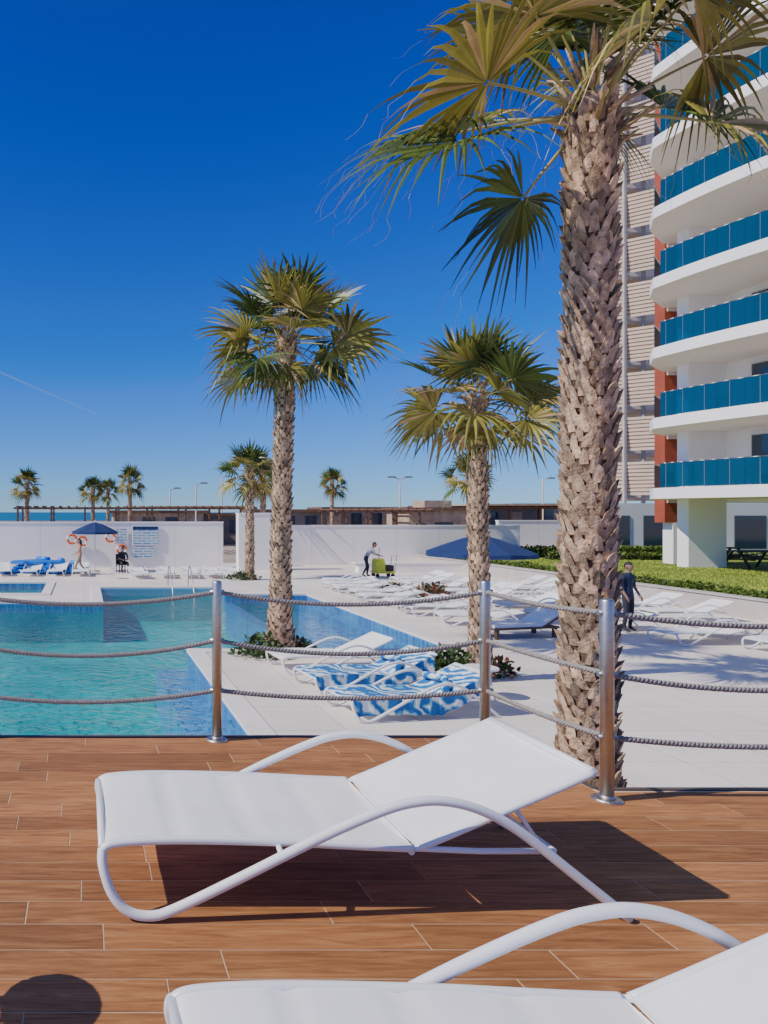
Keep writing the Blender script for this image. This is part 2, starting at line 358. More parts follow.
# ---------------------------------------------------------------- railing
posts=[(-2.834,4.91),(-0.954,4.91),(0.926,4.91),(2.806,4.91),(2.90,3.89),(4.78,3.89),(6.6,3.89)]
pm=MB()
pm.tube([(0,0,0),(0,0,.006),(0,0,.012)],[.075,.075,.07],STEEL,24,smooth=False)
pm.tube([(0,0,.012),(0,0,.03)],[.042,.034],STEEL,20)
pm.tube([(0,0,.01),(0,0,1.105),(0,0,1.115),(0,0,1.12)],[.034,.034,.030,.012],STEEL,24)
for hh in (1.04,.70,.35):
    pm.tube([(-.05,0,hh),(.05,0,hh)],.015,STEEL,8); 
pmd=pm.data('railing_post')
for (px,py) in posts: place(pmd,'railing_post',(px,py,DZ))
def rope(a,b,sag):
    mb=MB(); a=Vector(a);b=Vector(b); L=(b-a).length; n=int(L/0.07*8); 
    t=(b-a).normalized(); s1=t.cross(Vector((0,0,1))).normalized(); s2=Vector((0,0,1))
    for k in range(3):
        pts=[]
        for i in range(n+1):
            u=i/n; c=a.lerp(b,u); c.z-=sag*4*u*(1-u); an=u*L/0.07*2*math.pi+k*2.094
            pts.append(c+(s1*math.cos(an)+s2*math.sin(an))*.0088)
        mb.tube(pts,.0088,ROPE,6,caps=False)
    mb.obj('barrier_rope')
for i in range(len(posts)-1):
    for j,hh in enumerate((1.04,.70,.35)):
        a=(posts[i][0],posts[i][1],DZ+hh); b=(posts[i+1][0],posts[i+1][1],DZ+hh)
        sg=[.085,.10,.07][j] if i!=3 else 0.02
        rope(a,b,sg+R.uniform(-.015,.015))
# ---------------------------------------------------------------- loungers
def lounger_data(towel=False,flat=False,name='sun_lounger'):
    m=MB()
    seat=spline([(0,0,.262),(.06,0,.288),(.3,0,.300),(.7,0,.292),(1.05,0,.275),(1.235,0,.268)],9)
    prof=[(p.x,p.z) for p in seat]
    q=[]
    for (x,z) in prof:
        d=min(abs(x-s) for s in (.31,.62,.93)); q.append((x,z-0.011*math.exp(-(d/.022)**2)))
    m.strip(q,-.35,.35,SLING,.012,ny=8)
    if flat: bk=[(1.265,.27),(1.6,.33),(1.96,.40)]
    else: bk=[(p.x,p.z) for p in spline([(1.262,0,.268),(1.4,0,.325),(1.62,0,.42),(1.82,0,.505),(1.96,0,.568)],4)]
    m.strip(bk,-.35,.35,SLING,.012,ny=8)
    for s in (-1,1):
        m.tube([(x,s*.352,z-.010) for x,z in prof],.017,WHITEPAINT,10)
        m.tube([(x,s*.352,z-.010) for x,z in bk],.015,WHITEPAINT,10)
        m.tube([(1.2,s*.352,.258),(1.5,s*.352,.245),(1.80,s*.352,.245)],.012,WHITEPAINT,8)
        arc=spline([(0.0,s*.35,.255),(0.0,s*.375,.20),(.035,s*.395,.10),(.10,s*.405,.035),(.19,s*.41,.020),(.29,s*.41,.050),(.55,s*.41,.175),(.85,s*.41,.325),(1.08,s*.41,.425),(1.21,s*.41,.462),(1.33,s*.41,.468),(1.47,s*.41,.435),(1.62,s*.41,.355),(1.85,s*.41,.175),(2.055,s*.41,.012)],6)
        m.tube(arc,.0195,WHITEPAINT,12)
        m.tube([(.70,s*.35,.275),(.70,s*.41,.252)],.012,WHITEPAINT,8)
    m.tube([(0,-.35,.255),(0,.35,.255)],.017,WHITEPAINT,10)
    m.tube([(1.235,-.35,.240),(1.235,.35,.240)],.013,WHITEPAINT,8)
    m.tube([(bk[-1][0],-.352,bk[-1][1]-.008),(bk[-1][0],.352,bk[-1][1]-.008)],.016,WHITEPAINT,10)
    m.tube([(1.80,-.352,.245),(1.80,.352,.245)],.013,WHITEPAINT,8)
    if not flat:
        for s in (-.3,.3): m.tube([(1.78,s,.245),(1.66,s,.42)],.009,WHITEPAINT,6)
    if towel:
        tp=[(x,z+.012) for x,z in prof[2:]]+[(x,z+.012) for x,z in bk[:-2]]
        m.strip(tp,-.37,.33,TOWEL,.008,ny=5)
        vs=[];fs=[]
        for i,(x,z) in enumerate(tp):
            for t in range(4): vs.append((x,-.372-.02*math.sin(i*.9)*t/3,z-.075*t))
        for i in range(len(tp)-1):
            for t in range(3): fs.append((i*4+t,(i+1)*4+t,(i+1)*4+t+1,i*4+t+1))
        m.add(vs,fs,TOWEL,True)
        m.tube(spline([(1.35,-.3,.36),(1.5,-.05,.46),(1.45,.3,.42)],4),[.05]*9,TOWEL,8)
    return m.data(name)
LG=lounger_data(); LGT=lounger_data(True); LGF=lounger_data(flat=True)
place(LG,'sun_lounger',(0.07,3.145,DZ+.002))
place(LG,'sun_lounger',(0.24,1.575,DZ+.002))
place(LG,'sun_lounger',(3.6,13.3,0),math.radians(6),1.1)
place(LGT,'sun_lounger',(3.7,11.8,0),math.radians(8),1.1)
place(LGT,'sun_lounger',(3.75,10.35,0),math.radians(8),1.1)
RR=random.Random(3)
for yy in [17.6+1.35*i for i in range(9)]:
    if yy>18.5: place(LGF,'sun_lounger',(9.4+RR.uniform(-.3,.3),yy+RR.uniform(-.2,.2),0),math.radians(RR.uniform(-12,12)))
    place(LGF if RR.random()<.5 else LG,'sun_lounger',(12.5+RR.uniform(-.3,.3),yy+.4+RR.uniform(-.2,.2),0),math.radians(RR.uniform(-12,12)))
for yy in (19.5,21,22.5,24,25.5,27): place(LG,'sun_lounger',(15.6+RR.uniform(-.2,.2),yy,0),math.radians(RR.uniform(-8,8)))
place(LGF,'sun_lounger',(13.2,16.0,0),math.radians(5)); place(LGF,'sun_lounger',(14.4,14.9,0),math.radians(8)); place(LGF,'sun_lounger',(16.4,16.6,0),math.radians(170)); 
for i in range(5): place(LGF,'sun_lounger',(2.5+1.1*i,31.2+RR.uniform(-.2,.2),0),math.radians(90+RR.uniform(-8,8)))
for i in range(4): place(LG,'sun_lounger',(-3.8+1.2*i,32.5+RR.uniform(-.2,.2),0),math.radians(90+RR.uniform(-8,8)))
# ---------------------------------------------------------------- palms
def fan(m,p0,d,L1,Rf,rr,mat,nseg=30,droop=.45,sw=0.02,thread=.4,split=.47):
    d=d.normalized(); up=Vector((0,0,1))
    pts=[]; n=7
    for i in range(n):
        u=i/(n-1); pts.append(p0+d*L1*u-up*(0.12*L1*u*u))
    m.tube(pts,[sw*(1-.45*i/(n-1)) for i in range(n)],PETI,5,caps=False)
    hub=pts[-1]; t=(pts[-1]-pts[-2]).normalized()
    s=t.cross(up); s=s.normalized() if s.length>.05 else Vector((1,0,0))
    s=Quaternion(t,rr.uniform(-.9,.9))@s; nn=s.cross(t).normalized()
    if nn.z<0 and abs(t.z)<.8: nn=-nn
    A=math.radians(rr.uniform(110,140)); da=2*A/nseg
    wind=Vector((rr.uniform(-.35,.1),rr.uniform(-.15,.15),0))
    for k in range(nseg):
        if rr.random()<.04: continue
        a=-A+da*(k+.5); dr=t*math.cos(a)+s*math.sin(a)
        sd=(s*math.cos(a)-t*math.sin(a))
        ln=Rf*(.70+.30*math.cos(a*.62))*rr.uniform(.82,1.1)
        dd=droop*rr.uniform(.4,1.7); us=(0.03,.25,.47,.66,.84,1.0)
        tw=rr.uniform(-.14,.14)
        vs=[]
        cup=.20*abs(math.sin(a*.8))
        for j,u in enumerate(us):
            c=hub+dr*ln*u+nn*(ln*cup*u)+sd*(ln*tw*max(0,u-.5)**1.5)-up*(dd*ln*max(0,u-.45)**2*1.6)+wind*(ln*.5*max(0,u-.5)**2)
            wdt=ln*u*math.tan(da/2)*1.04 if u<=split else ln*split*math.tan(da/2)*max(0,(1-u)/(1-split))**.75
            wdt=max(wdt,.0025)
            c2=c+nn*(wdt*.6)
            vs+=[c-sd*wdt,c2,c+sd*wdt]
        fs=[]
        for j in range(len(us)-1):
            fs+=[(3*j,3*j+1,3*j+4,3*j+3),(3*j+1,3*j+2,3*j+5,3*j+4)]
        mt=mat
        if mat is LEAFY and rr.random()<.15: mt=LEAFD
        m.add(vs,fs,mt)
        if rr.random()<thread:
            e=Vector(vs[-2]); q=[e]
            for z in range(3):
                e=e+(dr*.05+Vector((rr.uniform(-.06,.06),rr.uniform(-.05,.05),-rr.uniform(.02,.09))))*Rf; q.append(e)
            vv=[]; tt=.0045*max(.9,Rf)
            for x in q: vv+=[x,x+Vector((tt,tt*.4,0.001))]
            m.add(vv,[(0,1,3,2),(2,3,5,4),(4,5,7,6)],LEAFD)
def palm_data(name,h,r,rf,lp,nl,seed,scale_h=.11,per=13,lean=(0,0),nseg=30,prot=.055,dry=4,extra=None,base=1.25,lowel=-25,dr0=.12):
    rr=random.Random(seed); m=MB()
    def axis(z): u=z/h; return Vector((lean[0]*u*u,lean[1]*u*u,z))
    def rad(z): 
        u=z/h; return r*(1+ (base-1)*math.exp(-z/.6) -.10*u)
    zs=[h*i/24 for i in range(25)]
    m.tube([axis(z) for z in zs],[rad(z)*.93 for z in zs],TRUNKC,16)
    z=0; row=0
    while z<h-.02:
        for k in range(per):
            an=2*math.pi*(k+(row%2)*.5+rr.uniform(-.14,.14))/per; R0=rad(z)*.92; w=math.pi*rad(z)/per*rr.uniform(.7,1.1)
            o=Vector((math.cos(an),math.sin(an),0)); tg=Vector((-math.sin(an),math.cos(an),0)); c=axis(z)+Vector((0,0,rr.uniform(-.02,.02)))
            hh=scale_h*rr.uniform(1.0,1.7); pr=prot*rr.uniform(.4,1.5); tip=rr.uniform(-.4,.4)*w
            vs=[c+o*R0-tg*w,c+o*(R0+pr*.35),c+o*R0+tg*w,
                c+o*(R0+pr)-tg*(w*.7-tip)+Vector((0,0,hh*.75)),c+o*(R0+pr*1.35)+tg*tip+Vector((0,0,hh)),c+o*(R0+pr)+tg*(w*.7+tip)+Vector((0,0,hh*.75)),
                c+o*(R0*.9)+Vector((0,0,hh*.7)),c+o*R0*.9+Vector((0,0,-.01))]
            m.add(vs,[(0,1,4,3),(1,2,5,4),(3,4,6),(4,5,6),(0,3,6),(5,2,6),(0,7,1),(1,7,2)],TRUNK)
            if rr.random()<.25:
                p=c+o*(R0+pr)+Vector((0,0,hh*.8)); m.add([p,p+tg*.006,p+o*.03+tg*rr.uniform(-.05,.05)+Vector((0,0,rr.uniform(-.02,.07)))],[(0,1,2)],LEAFD)
        z+=scale_h*.72; row+=1
    top=axis(h)
    for k in range(60):
        an=rr.uniform(0,6.283); el=rr.uniform(.1,1.1); d=Vector((math.cos(an)*math.cos(el),math.sin(an)*math.cos(el),math.sin(el)))
        p=top+Vector((math.cos(an),math.sin(an),0))*r*.6+Vector((0,0,rr.uniform(-.5,.35)))*(r/.22)
        ln=rr.uniform(.15,.45)*(r/.22)
        m.tube([p,p+d*ln*.6,p+d*ln],[.028*r/.22,.02*r/.22,.006],TRUNK if rr.random()<.6 else LEAFD,5)
    for k in range(110):
        an=rr.uniform(0,6.283); p=top+Vector((math.cos(an),math.sin(an),0))*r+Vector((0,0,rr.uniform(-.3,.5)))
        e=p+Vector((math.cos(an)*.14,math.sin(an)*.14,-rr.uniform(.1,.45)))*(r/.22)
        m.add([p,p+Vector((.01,.01,0)),e],[(0,1,2)],LEAFD)
    cz=top+Vector((0,0,.05))
    for k in range(nl):
        u=(k+.5)/nl; el=math.radians(86-(86-lowel)*u**.9+rr.uniform(-9,9)); an=k*2.39996+rr.uniform(-.3,.3)
        d=Vector((math.cos(an)*math.cos(el),math.sin(an)*math.cos(el),math.sin(el)))
        mat=LEAF if u<.5 else (LEAF if rr.random()<.35 else LEAFY)
        if rr.random()<.22: mat=LEAFY
        fan(m,cz+d*.1-Vector((0,0,.25*u)),d,lp*rr.uniform(.75,1.2)*(.7+.3*math.sin(min(1,u*1.6)*1.57)),rf*rr.uniform(.85,1.1),rr,mat,nseg,droop=dr0+.65*u*u,sw=.018*r/.20)
    for k in range(dry):
        an=k*2.1+rr.uniform(-.5,.5); el=math.radians(rr.uniform(-70,-40)); d=Vector((math.cos(an)*math.cos(el),math.sin(an)*math.cos(el),math.sin(el)))
        fan(m,cz-Vector((0,0,.3)),d,lp*.5,rf*.65,rr,LEAFD if k%2 else LEAFY,nseg,droop=1.0,sw=.016*r/.20)
    for (d,l1,rfx,mat) in (extra or []):
        fan(m,cz-Vector((0,0,.15)),Vector(d),l1,rfx,rr,mat,nseg,droop=.6,sw=.02,thread=.6)
    return m.data(name)
big=palm_data('palm_tree',6.5,.200,.92,.98,16,21,per=12,nseg=34,dry=0,prot=.036,scale_h=.10,lean=(0.03,0),lowel=22,base=1.4,dr0=.2,
   extra=[((-1,.0,-.08),1.15,1.0,LEAF),((-1,-.3,.2),1.15,.95,LEAFY),((-.62,.2,-.70),.75,.75,LEAF),((-.8,.5,.25),1.05,1.0,LEAF),((1,-.1,.0),.95,1.0,LEAFY),((.85,.3,.35),1.0,.95,LEAF)])
place(big,'palm_tree',(4.31,6.0,0))
p2=palm_data('palm_tree',6.7,.195,1.02,.95,28,5,per=10,nseg=22,lean=(0.18,0),base=1.8,dry=3,prot=.04,lowel=-24,
   extra=[((-1,.1,-.05),1.1,.85,LEAFY),((-.7,.2,-.55),.7,.75,LEAF),((.8,0,-.5),.7,.8,LEAF),((1,-.2,.2),1.1,1.0,LEAF)])
place(p2,'palm_tree',(4.10,14.7,0),0.4)
p3=palm_data('palm_tree',5.05,.155,.88,.76,22,8,per=10,nseg=22,lean=(-.08,0),base=1.3,dry=3,prot=.032,lowel=-24,
   extra=[((1,0,.2),.9,.95,LEAFY),((1,-.3,-.1),.85,.85,LEAFY),((-.9,.2,-.15),.75,.75,LEAFY)])
place(p3,'palm_tree',(7.05,12.5,0))
p4=palm_data('palm_tree',4.8,.16,.9,.72,20,9,per=8,nseg=16,scale_h=.16,dry=4,base=1.3)
place(p4,'palm_tree',(7.3,31,0))
def far(x,y,Y,hubh=4.9,sc_=1.0,rot=0):
    Z=3-(y-512)/F*Y; s=Z/hubh
    place(p4,'palm_tree',((x-85)*Y/F,Y,0),rot,(s*sc_,s*sc_,s))
far(263,478,40,rot=2,sc_=.9); far(470,474,38,rot=1.2,sc_=.9); far(27,483,60,rot=.7,sc_=.95); far(93,489,66,rot=1.9,sc_=.9); far(108,490,70,rot=3,sc_=.8); far(130,480,60,rot=4,sc_=.8); far(332,482,62,rot=5,sc_=.75)
# shrubs
def shrub(name,loc,rx,ry,rz,n,mat,size=.09,mat2=None,seed=1):
    rr=random.Random(seed); m=MB()
    for k in range(n):
        while True:
            p=Vector((rr.uniform(-1,1),rr.uniform(-1,1),rr.uniform(0,1)))
            if .35<p.length<1: break
        p=Vector((p.x*rx*(1+.25*math.sin(p.z*9)),p.y*ry,p.z*rz))
        a=Vector((rr.uniform(-1,1),rr.uniform(-1,1),rr.uniform(-.2,1))).normalized(); b=a.cross(Vector((rr.uniform(-1,1),rr.uniform(-1,1),rr.uniform(-1,1)))).normalized()
        s=size*rr.uniform(.6,1.4)
        m.add([p,p+a*s*.5+b*s*.25,p+a*s,p+a*s*.5-b*s*.25],[(0,1,2,3)],mat2 if (mat2 and rr.random()<.4) else mat)
    for k in range(8):
        an=k*.785; m.tube([(0,0,0),(math.cos(an)*rx*.5,math.sin(an)*ry*.5,rz*.7)],[.015,.006],BROWN,4)
    m.obj(name,loc)
shrub('shrub',(3.75,14.6,0),.55,.5,.42,500,BUSH,.13,seed=1)
shrub('shrub',(4.5,14.9,0),.4,.4,.3,300,BUSH,.12,BUSHR,seed=2)
shrub('shrub',(6.6,12.7,0),.5,.45,.55,600,BUSH,.13,seed=3)
shrub('shrub',(7.5,12.9,0),.4,.4,.35,300,BUSH,.12,BUSHR,seed=4)
shrub('shrub',(7.0,31,0),.7,.5,.4,250,BUSH,.16,seed=5)
shrub('flowering_shrub',(12.0,24.3,0),.6,.5,.55,400,BUSHR,.15,BUSH,seed=6)
shrub('flowering_shrub',(11.2,25.3,0),.5,.5,.45,300,BUSH,.15,BUSHR,seed=7)
# ---------------------------------------------------------------- lawn, planter wall, hedges
pw_=MB(); pw_.box(18.6,18.85,12,40.5,0,.55,CONC); pw_.box(18.55,18.9,12,40.5,.553,.60,CONC); pw_.obj('retaining_wall')
lw=MB(); lw.add([(18.9,12,.52),(60,12,.52),(60,40.5,.52),(18.9,40.5,.52)],[(0,1,2,3)],LAWN); lw.add([(18.9,40.5,.52),(60,40.5,.52),(60,40.5,0),(18.9,40.5,0)],[(0,1,2,3)],CONC); lw.obj('lawn')
gb=MB(); rr=random.Random(5)
for k in range(26000):
    x=19.5+rr.random()**1.2*9; yy=rr.uniform(17,38); a=rr.uniform(0,6.28); hgt=rr.uniform(.03,.07); wd=.02
    gb.add([(x-wd*math.cos(a),yy-wd*math.sin(a),.52),(x+wd*math.cos(a),yy+wd*math.sin(a),.52),(x+rr.uniform(-.03,.03),yy+rr.uniform(-.03,.03),.52+hgt)],[(0,1,2)],GRASSB)
gb.obj('grass')
def hedge(x0,x1,y0,y1,z0,z1,n,seed,size=.11):
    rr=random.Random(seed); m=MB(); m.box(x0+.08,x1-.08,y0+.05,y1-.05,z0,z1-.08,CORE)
    for k in range(n):
        f=rr.random(); x=rr.uniform(x0,x1); yy=rr.uniform(y0,y1); z=rr.uniform(z0,z1)
        if f<.45: z=z1+rr.uniform(-.08,.04)+.04*math.sin(yy*2.1)
        elif f<.8: (x)= x0+rr.uniform(-.03,.06) if (y1-y0)>(x1-x0) else x
        if f>=.45 and (x1-x0)>(y1-y0): yy=y0+rr.uniform(-.03,.06)
        p=Vector((x,yy,z)); a=Vector((rr.uniform(-1,1),rr.uniform(-1,1),rr.uniform(-.2,1))).normalized(); b=a.cross(Vector((rr.uniform(-1,1),rr.uniform(-1,1),rr.uniform(-1,1)))).normalized(); s=size*rr.uniform(.6,1.4)
        m.add([p,p+a*s*.5+b*s*.3,p+a*s,p+a*s*.5-b*s*.3],[(0,1,2,3)],HEDGEM)
    m.obj('hedge')
hedge(18.92,19.45,14,38,.5,.70,11000,1); hedge(22,34,38.4,39.2,.5,1.0,4500,2,.16)
hedge(24,40,36.2,36.7,.5,.8,3000,3,.13)
# ---------------------------------------------------------------- perimeter walls
def wall(x0,x1,Y,z1,th=.25,cap=True):
    m=MB(); m.box(x0,x1,Y,Y+th,0,z1,WALL)
    if cap: m.box(x0-.02,x1+.02,Y-.04,Y+th+.04,z1,z1+.06,WALLB)
    x=x0+2.4
    while x<x1: m.box(x-.01,x+.01,Y-.004,Y,0.02,z1-.02,SEAM); x+=2.4
    m.obj('perimeter_wall')
wall(-60,7.4,37.5,2.42); wall(7.9,10.2,36,2.9,.6); wall(10.4,24.6,39.6,2.2); wall(24.8,60,42,2.45)
m=MB(); m.box(0,1,0,.5,0,.45,WALL); m.box(-.03,1.03,-.03,.53,.45,.5,WALLB); md=m.data('white_bench')
place(md,'white_bench',(13.5,34.5,0),0,(6,1,1)); place(md,'white_bench',(20,36.5,0),0,(4,1,1))
def pergola(x0,x1,Y,ztop,dep=4,step=1.6,seed=0,cover=False):
    m=MB(); x=x0
    while x<=x1+.01:
        for yy in (Y,Y+dep): m.box(x-.07,x+.07,yy-.07,yy+.07,0,ztop-.15,BROWN)
        x+=step*1.5
    for yy in (Y,Y+dep): m.box(x0-.3,x1+.3,yy-.08,yy+.08,ztop-.15,ztop,BROWN)
    x=x0
    while x<=x1: m.box(x-.04,x+.04,Y-.5,Y+dep+.5,ztop+.002,ztop+.10,BROWN); x+=.6
    if cover: m.box(x0-.5,x1+.5,Y-.6,Y+dep+.6,ztop+.102,ztop+.22,STONE)
    m.obj('pergola')
pergola(-4.8,12,50,3.35); pergola(19,26,52,3.15,step=1.3); pergola(31,50,55,3.4,cover=True)
m=MB(); m.box(0,4.4,0,4,0,3.1,STONE); m.box(-.3,4.7,-.3,4.3,3.1,3.35,BROWN); m.box(.5,1.3,-.02,0,.0,2.1,BLACK); m.box(2,3.4,-.02,0,1.0,2.2,GLASSD); m.box(1.5,3.6,.6,2.6,3.352,3.9,STONE)
m.obj('stone_pavilion',(25.0,54,0)); 
def lowb(x0,x1,Y,z1,mat,name='beach_bar'):
    m=MB(); m.box(0,x1-x0,0,4,0,z1-.25,mat); m.box(-.4,x1-x0+.4,-.4,4.4,z1-.25,z1,BROWN); x=.6
    while x<x1-x0-1.3: m.box(x,x+1.1,-.02,0,1,z1-.6,GLASSD if int(x)%3 else STONE); x+=2
    m.obj(name,(x0,Y,0))
lowb(2.5,10.5,62,3.15,STONE); lowb(15.5,24,64,3.25,GREYB); lowb(24,32,70,3.5,STONE); lowb(31,40,62,3.6,GREYB); lowb(40.5,52,66,3.8,STONE); lowb(11,15,66,2.9,GREYB)
m=MB(); m.box(-60,60,88,88.4,-.1,1.9,STONE); m.obj('beach_wall')
def lamp(x,y,Y,dbl=False):
    Z=3-(y-512)/F*Y; m=MB(); m.tube([(0,0,0),(0,0,.3),(0,0,Z)],[.12,.085,.06],CONC,8)
    for s in ((-1,1) if dbl else (1,)):
        m.tube([(0,0,Z-.1),(s*.5,0,Z+.05)],.04,CONC,6); m.box(min(s*.4,s*1.0),max(s*.4,s*1.0),-.1,.1,Z+.02,Z+.14,GREYB)
    m.obj('street_lamp',((x-85)*Y/F,Y,0))
lamp(400,478,58,True); lamp(196,484,60); lamp(170,489,66); lamp(543,479,60); lamp(222,477,75)
# ---------------------------------------------------------------- umbrellas
def umbrella(loc,r,ztop,zrim,name='beach_umbrella'):
    m=MB(); n=8; vs=[(0,0,ztop)]
    for fr_ in (.33,.66,1.0):
        for k in range(n*2):
            an=math.pi*k/n; rr_=r*fr_*(1 if k%2==0 else .955); vs.append((rr_*math.cos(an),rr_*math.sin(an),ztop-(ztop-zrim)*fr_**1.15+(.02 if k%2==0 else -.01)))
    for k in range(n*2): vs.append((r*(1 if k%2==0 else .955)*math.cos(math.pi*k/n),r*(1 if k%2==0 else .955)*math.sin(math.pi*k/n),zrim-.10))
    fs=[(0,1+k,1+(k+1)%(2*n)) for k in range(2*n)]
    for q in range(3):
        o=1+q*2*n
        for k in range(2*n): fs.append((o+k,o+2*n+k,o+2*n+(k+1)%(2*n),o+(k+1)%(2*n)))
    m.add(vs,fs,NAVY)
    m.tube([(0,0,0),(0,0,ztop+.08)],.022,WHITEPAINT,8); m.tube([(0,0,0),(0,0,.08)],[.25,.22],CONC,16)
    for k in range(n):
        an=2*math.pi*k/n; m.tube([(0,0,ztop-.45*(ztop-zrim)-.35),(r*.55*math.cos(an),r*.55*math.sin(an),ztop-(ztop-zrim)*.55-.02)],.008,WHITEPAINT,4)
    m.obj(name,loc)
umbrella((11.0,19.5,0),1.42,2.38,1.86); umbrella((.5,35.2,0),1.15,2.5,2.0)
# ---------------------------------------------------------------- signs, rings, floats
m=MB(); m.box(0,1.35,-.03,0,0,1.0,SIGN); m.box(-.04,1.39,0,.04,-.04,1.04,WHITEPAINT); m.box(0,1.35,-.034,-.031,.8,.98,NAVY); m.obj('notice_board',(2.55,37.42,1.25))
m=MB(); m.box(0,1.1,-.03,0,0,.55,SIGN); m.box(-.03,1.13,0,.04,-.03,.58,WHITEPAINT); m.obj('notice_board',(2.6,37.42,.55))
m=MB(); m.box(0,.7,-.03,0,0,.9,WHITEPAINT); m.box(.08,.62,-.034,-.031,.1,.8,SIGN); m.obj('notice_board',(1.6,37.42,1.3))
def ring(loc):
    m=MB()
    for k in range(8):
        a0=k*math.pi/4; m.tube([(.23*math.cos(a0+t*math.pi/20),0,.23*math.sin(a0+t*math.pi/20)) for t in range(6)],.06,ORANGE if k%4!=3 else WHITEPAINT,8)
    m.obj('life_ring',loc)
ring((-.7,37.3,1.55)); ring((-.15,37.3,1.45)); ring((1.35,37.3,1.65)); ring((1.95,37.3,1.0))
def float_bed(loc,rot):
    m=MB()
    for i in range(6): m.tube([(-.95,-.4+i*.16,.1),(-.8,-.4+i*.16,.12),(.8,-.4+i*.16,.12),(.95,-.4+i*.16,.1)],[.05,.085,.085,.05],BLUEV,8)
    m.tube([(.85,-.42,.22),(.85,.42,.22)],.12,BLUEV,10); m.obj('inflatable_pool_float',loc,rot)
for i,(x,yy,z) in enumerate([(-2.6,34.4,0),(-2.5,34.5,.2),(-1.5,34.3,0),(-2.0,34.6,.4),(-1.3,34.8,.22),(-3.4,34.6,0),(-2.7,34.7,.42),(-1.2,34.5,0)]): float_bed((x,yy,z),.2*i-.4)
def table(r):
    m=MB(); m.tube([(0,0,.47),(0,0,.50)],r,WHITEPAINT,20,smooth=False)
    for k in range(4): a=k*1.57+.78; m.tube([(.4*r*math.cos(a),.4*r*math.sin(a),.47),(.8*r*math.cos(a),.8*r*math.sin(a),0)],.013,WHITEPAINT,6)
    return m.data('shadow_table')
td=table(.25)
for (x,yy) in ((6.4,11.3),(9.2,20.5),(12.2,22),(15.3,23.2),(1.2,31.5)): place(td,'shadow_table',(x,yy,0))
place(table(.15),'shadow_table',(-.66,2.17,DZ))  # unseen table, added out of frame to cast the lower-left deck shadow
m=MB(); m.tube([(0,0,0),(0,0,.85),(0,0,.87)],[.22,.26,.27],BLACK,16); m.tube([(0,0,.87),(0,0,1.0)],[.27,.14],BLACK,16); m.obj('litter_bin',(11.0,38.9,0))
def picnic(loc):
    m=MB(); m.box(-1,1,-.4,.4,.72,.77,DWOOD)
    for s in (-1,1): m.box(-1,1,s*.75-.14,s*.75+.14,.43,.48,DWOOD)
    for x in (-.75,.75):
        m.box(x-.04,x+.04,-.85,.85,.36,.42,DWOOD); 
        for s in (-1,1): m.tube([(x,s*.65,0),(x,s*.2,.72)],.05,DWOOD,6)
    m.obj('picnic_table',loc)
picnic((29.6,31.0,.525)); picnic((30.6,33.8,.525))
# wooden-framed lounger with pale cushion
m=MB(); m.box(-.9,.9,-.35,.35,.22,.27,BROWN); m.box(-.88,.45,-.32,.32,.272,.34,SLING)
for s in (-1,1):
    for x in (-.8,.8): m.box(x-.04,x+.04,s*.3-.04,s*.3+.04,0,.22,BROWN)
m.box(0,.7,-.32,.32,0,.07,SLING,Matrix.Translation((.46,0,.28))@Matrix.Rotation(math.radians(-28),4,'Y'))
m.box(0,.72,-.35,.35,-.04,-.003,BROWN,Matrix.Translation((.46,0,.28))@Matrix.Rotation(math.radians(-28),4,'Y'))
m.obj('wooden_lounger',(10.4,16.9,0),.2)
m=MB(); m.box(-.45,.45,-.28,.28,.18,.28,YEL); m.box(-.42,0,-.26,.26,.282,.75,YEL); m.box(.05,.4,-.24,.24,.282,.55,BLACK)
m.tube([(.44,-.25,.28),(.52,-.25,1.0),(.52,.25,1.0),(.44,.25,.28)],.018,STEEL,6); m.tube([(-.2,0,.75),(-.15,.05,1.35)],.015,BLACK,6); m.box(-.4,-.02,-.2,.2,.752,.85,YEL)
for x in (-.35,.35):
    for s in (-1,1): m.tube([(x,s*.24-.02,.09),(x,s*.24+.02,.09)],.09,BLACK,12)
m.obj('cleaning_cart',(13.75,32.3,0))
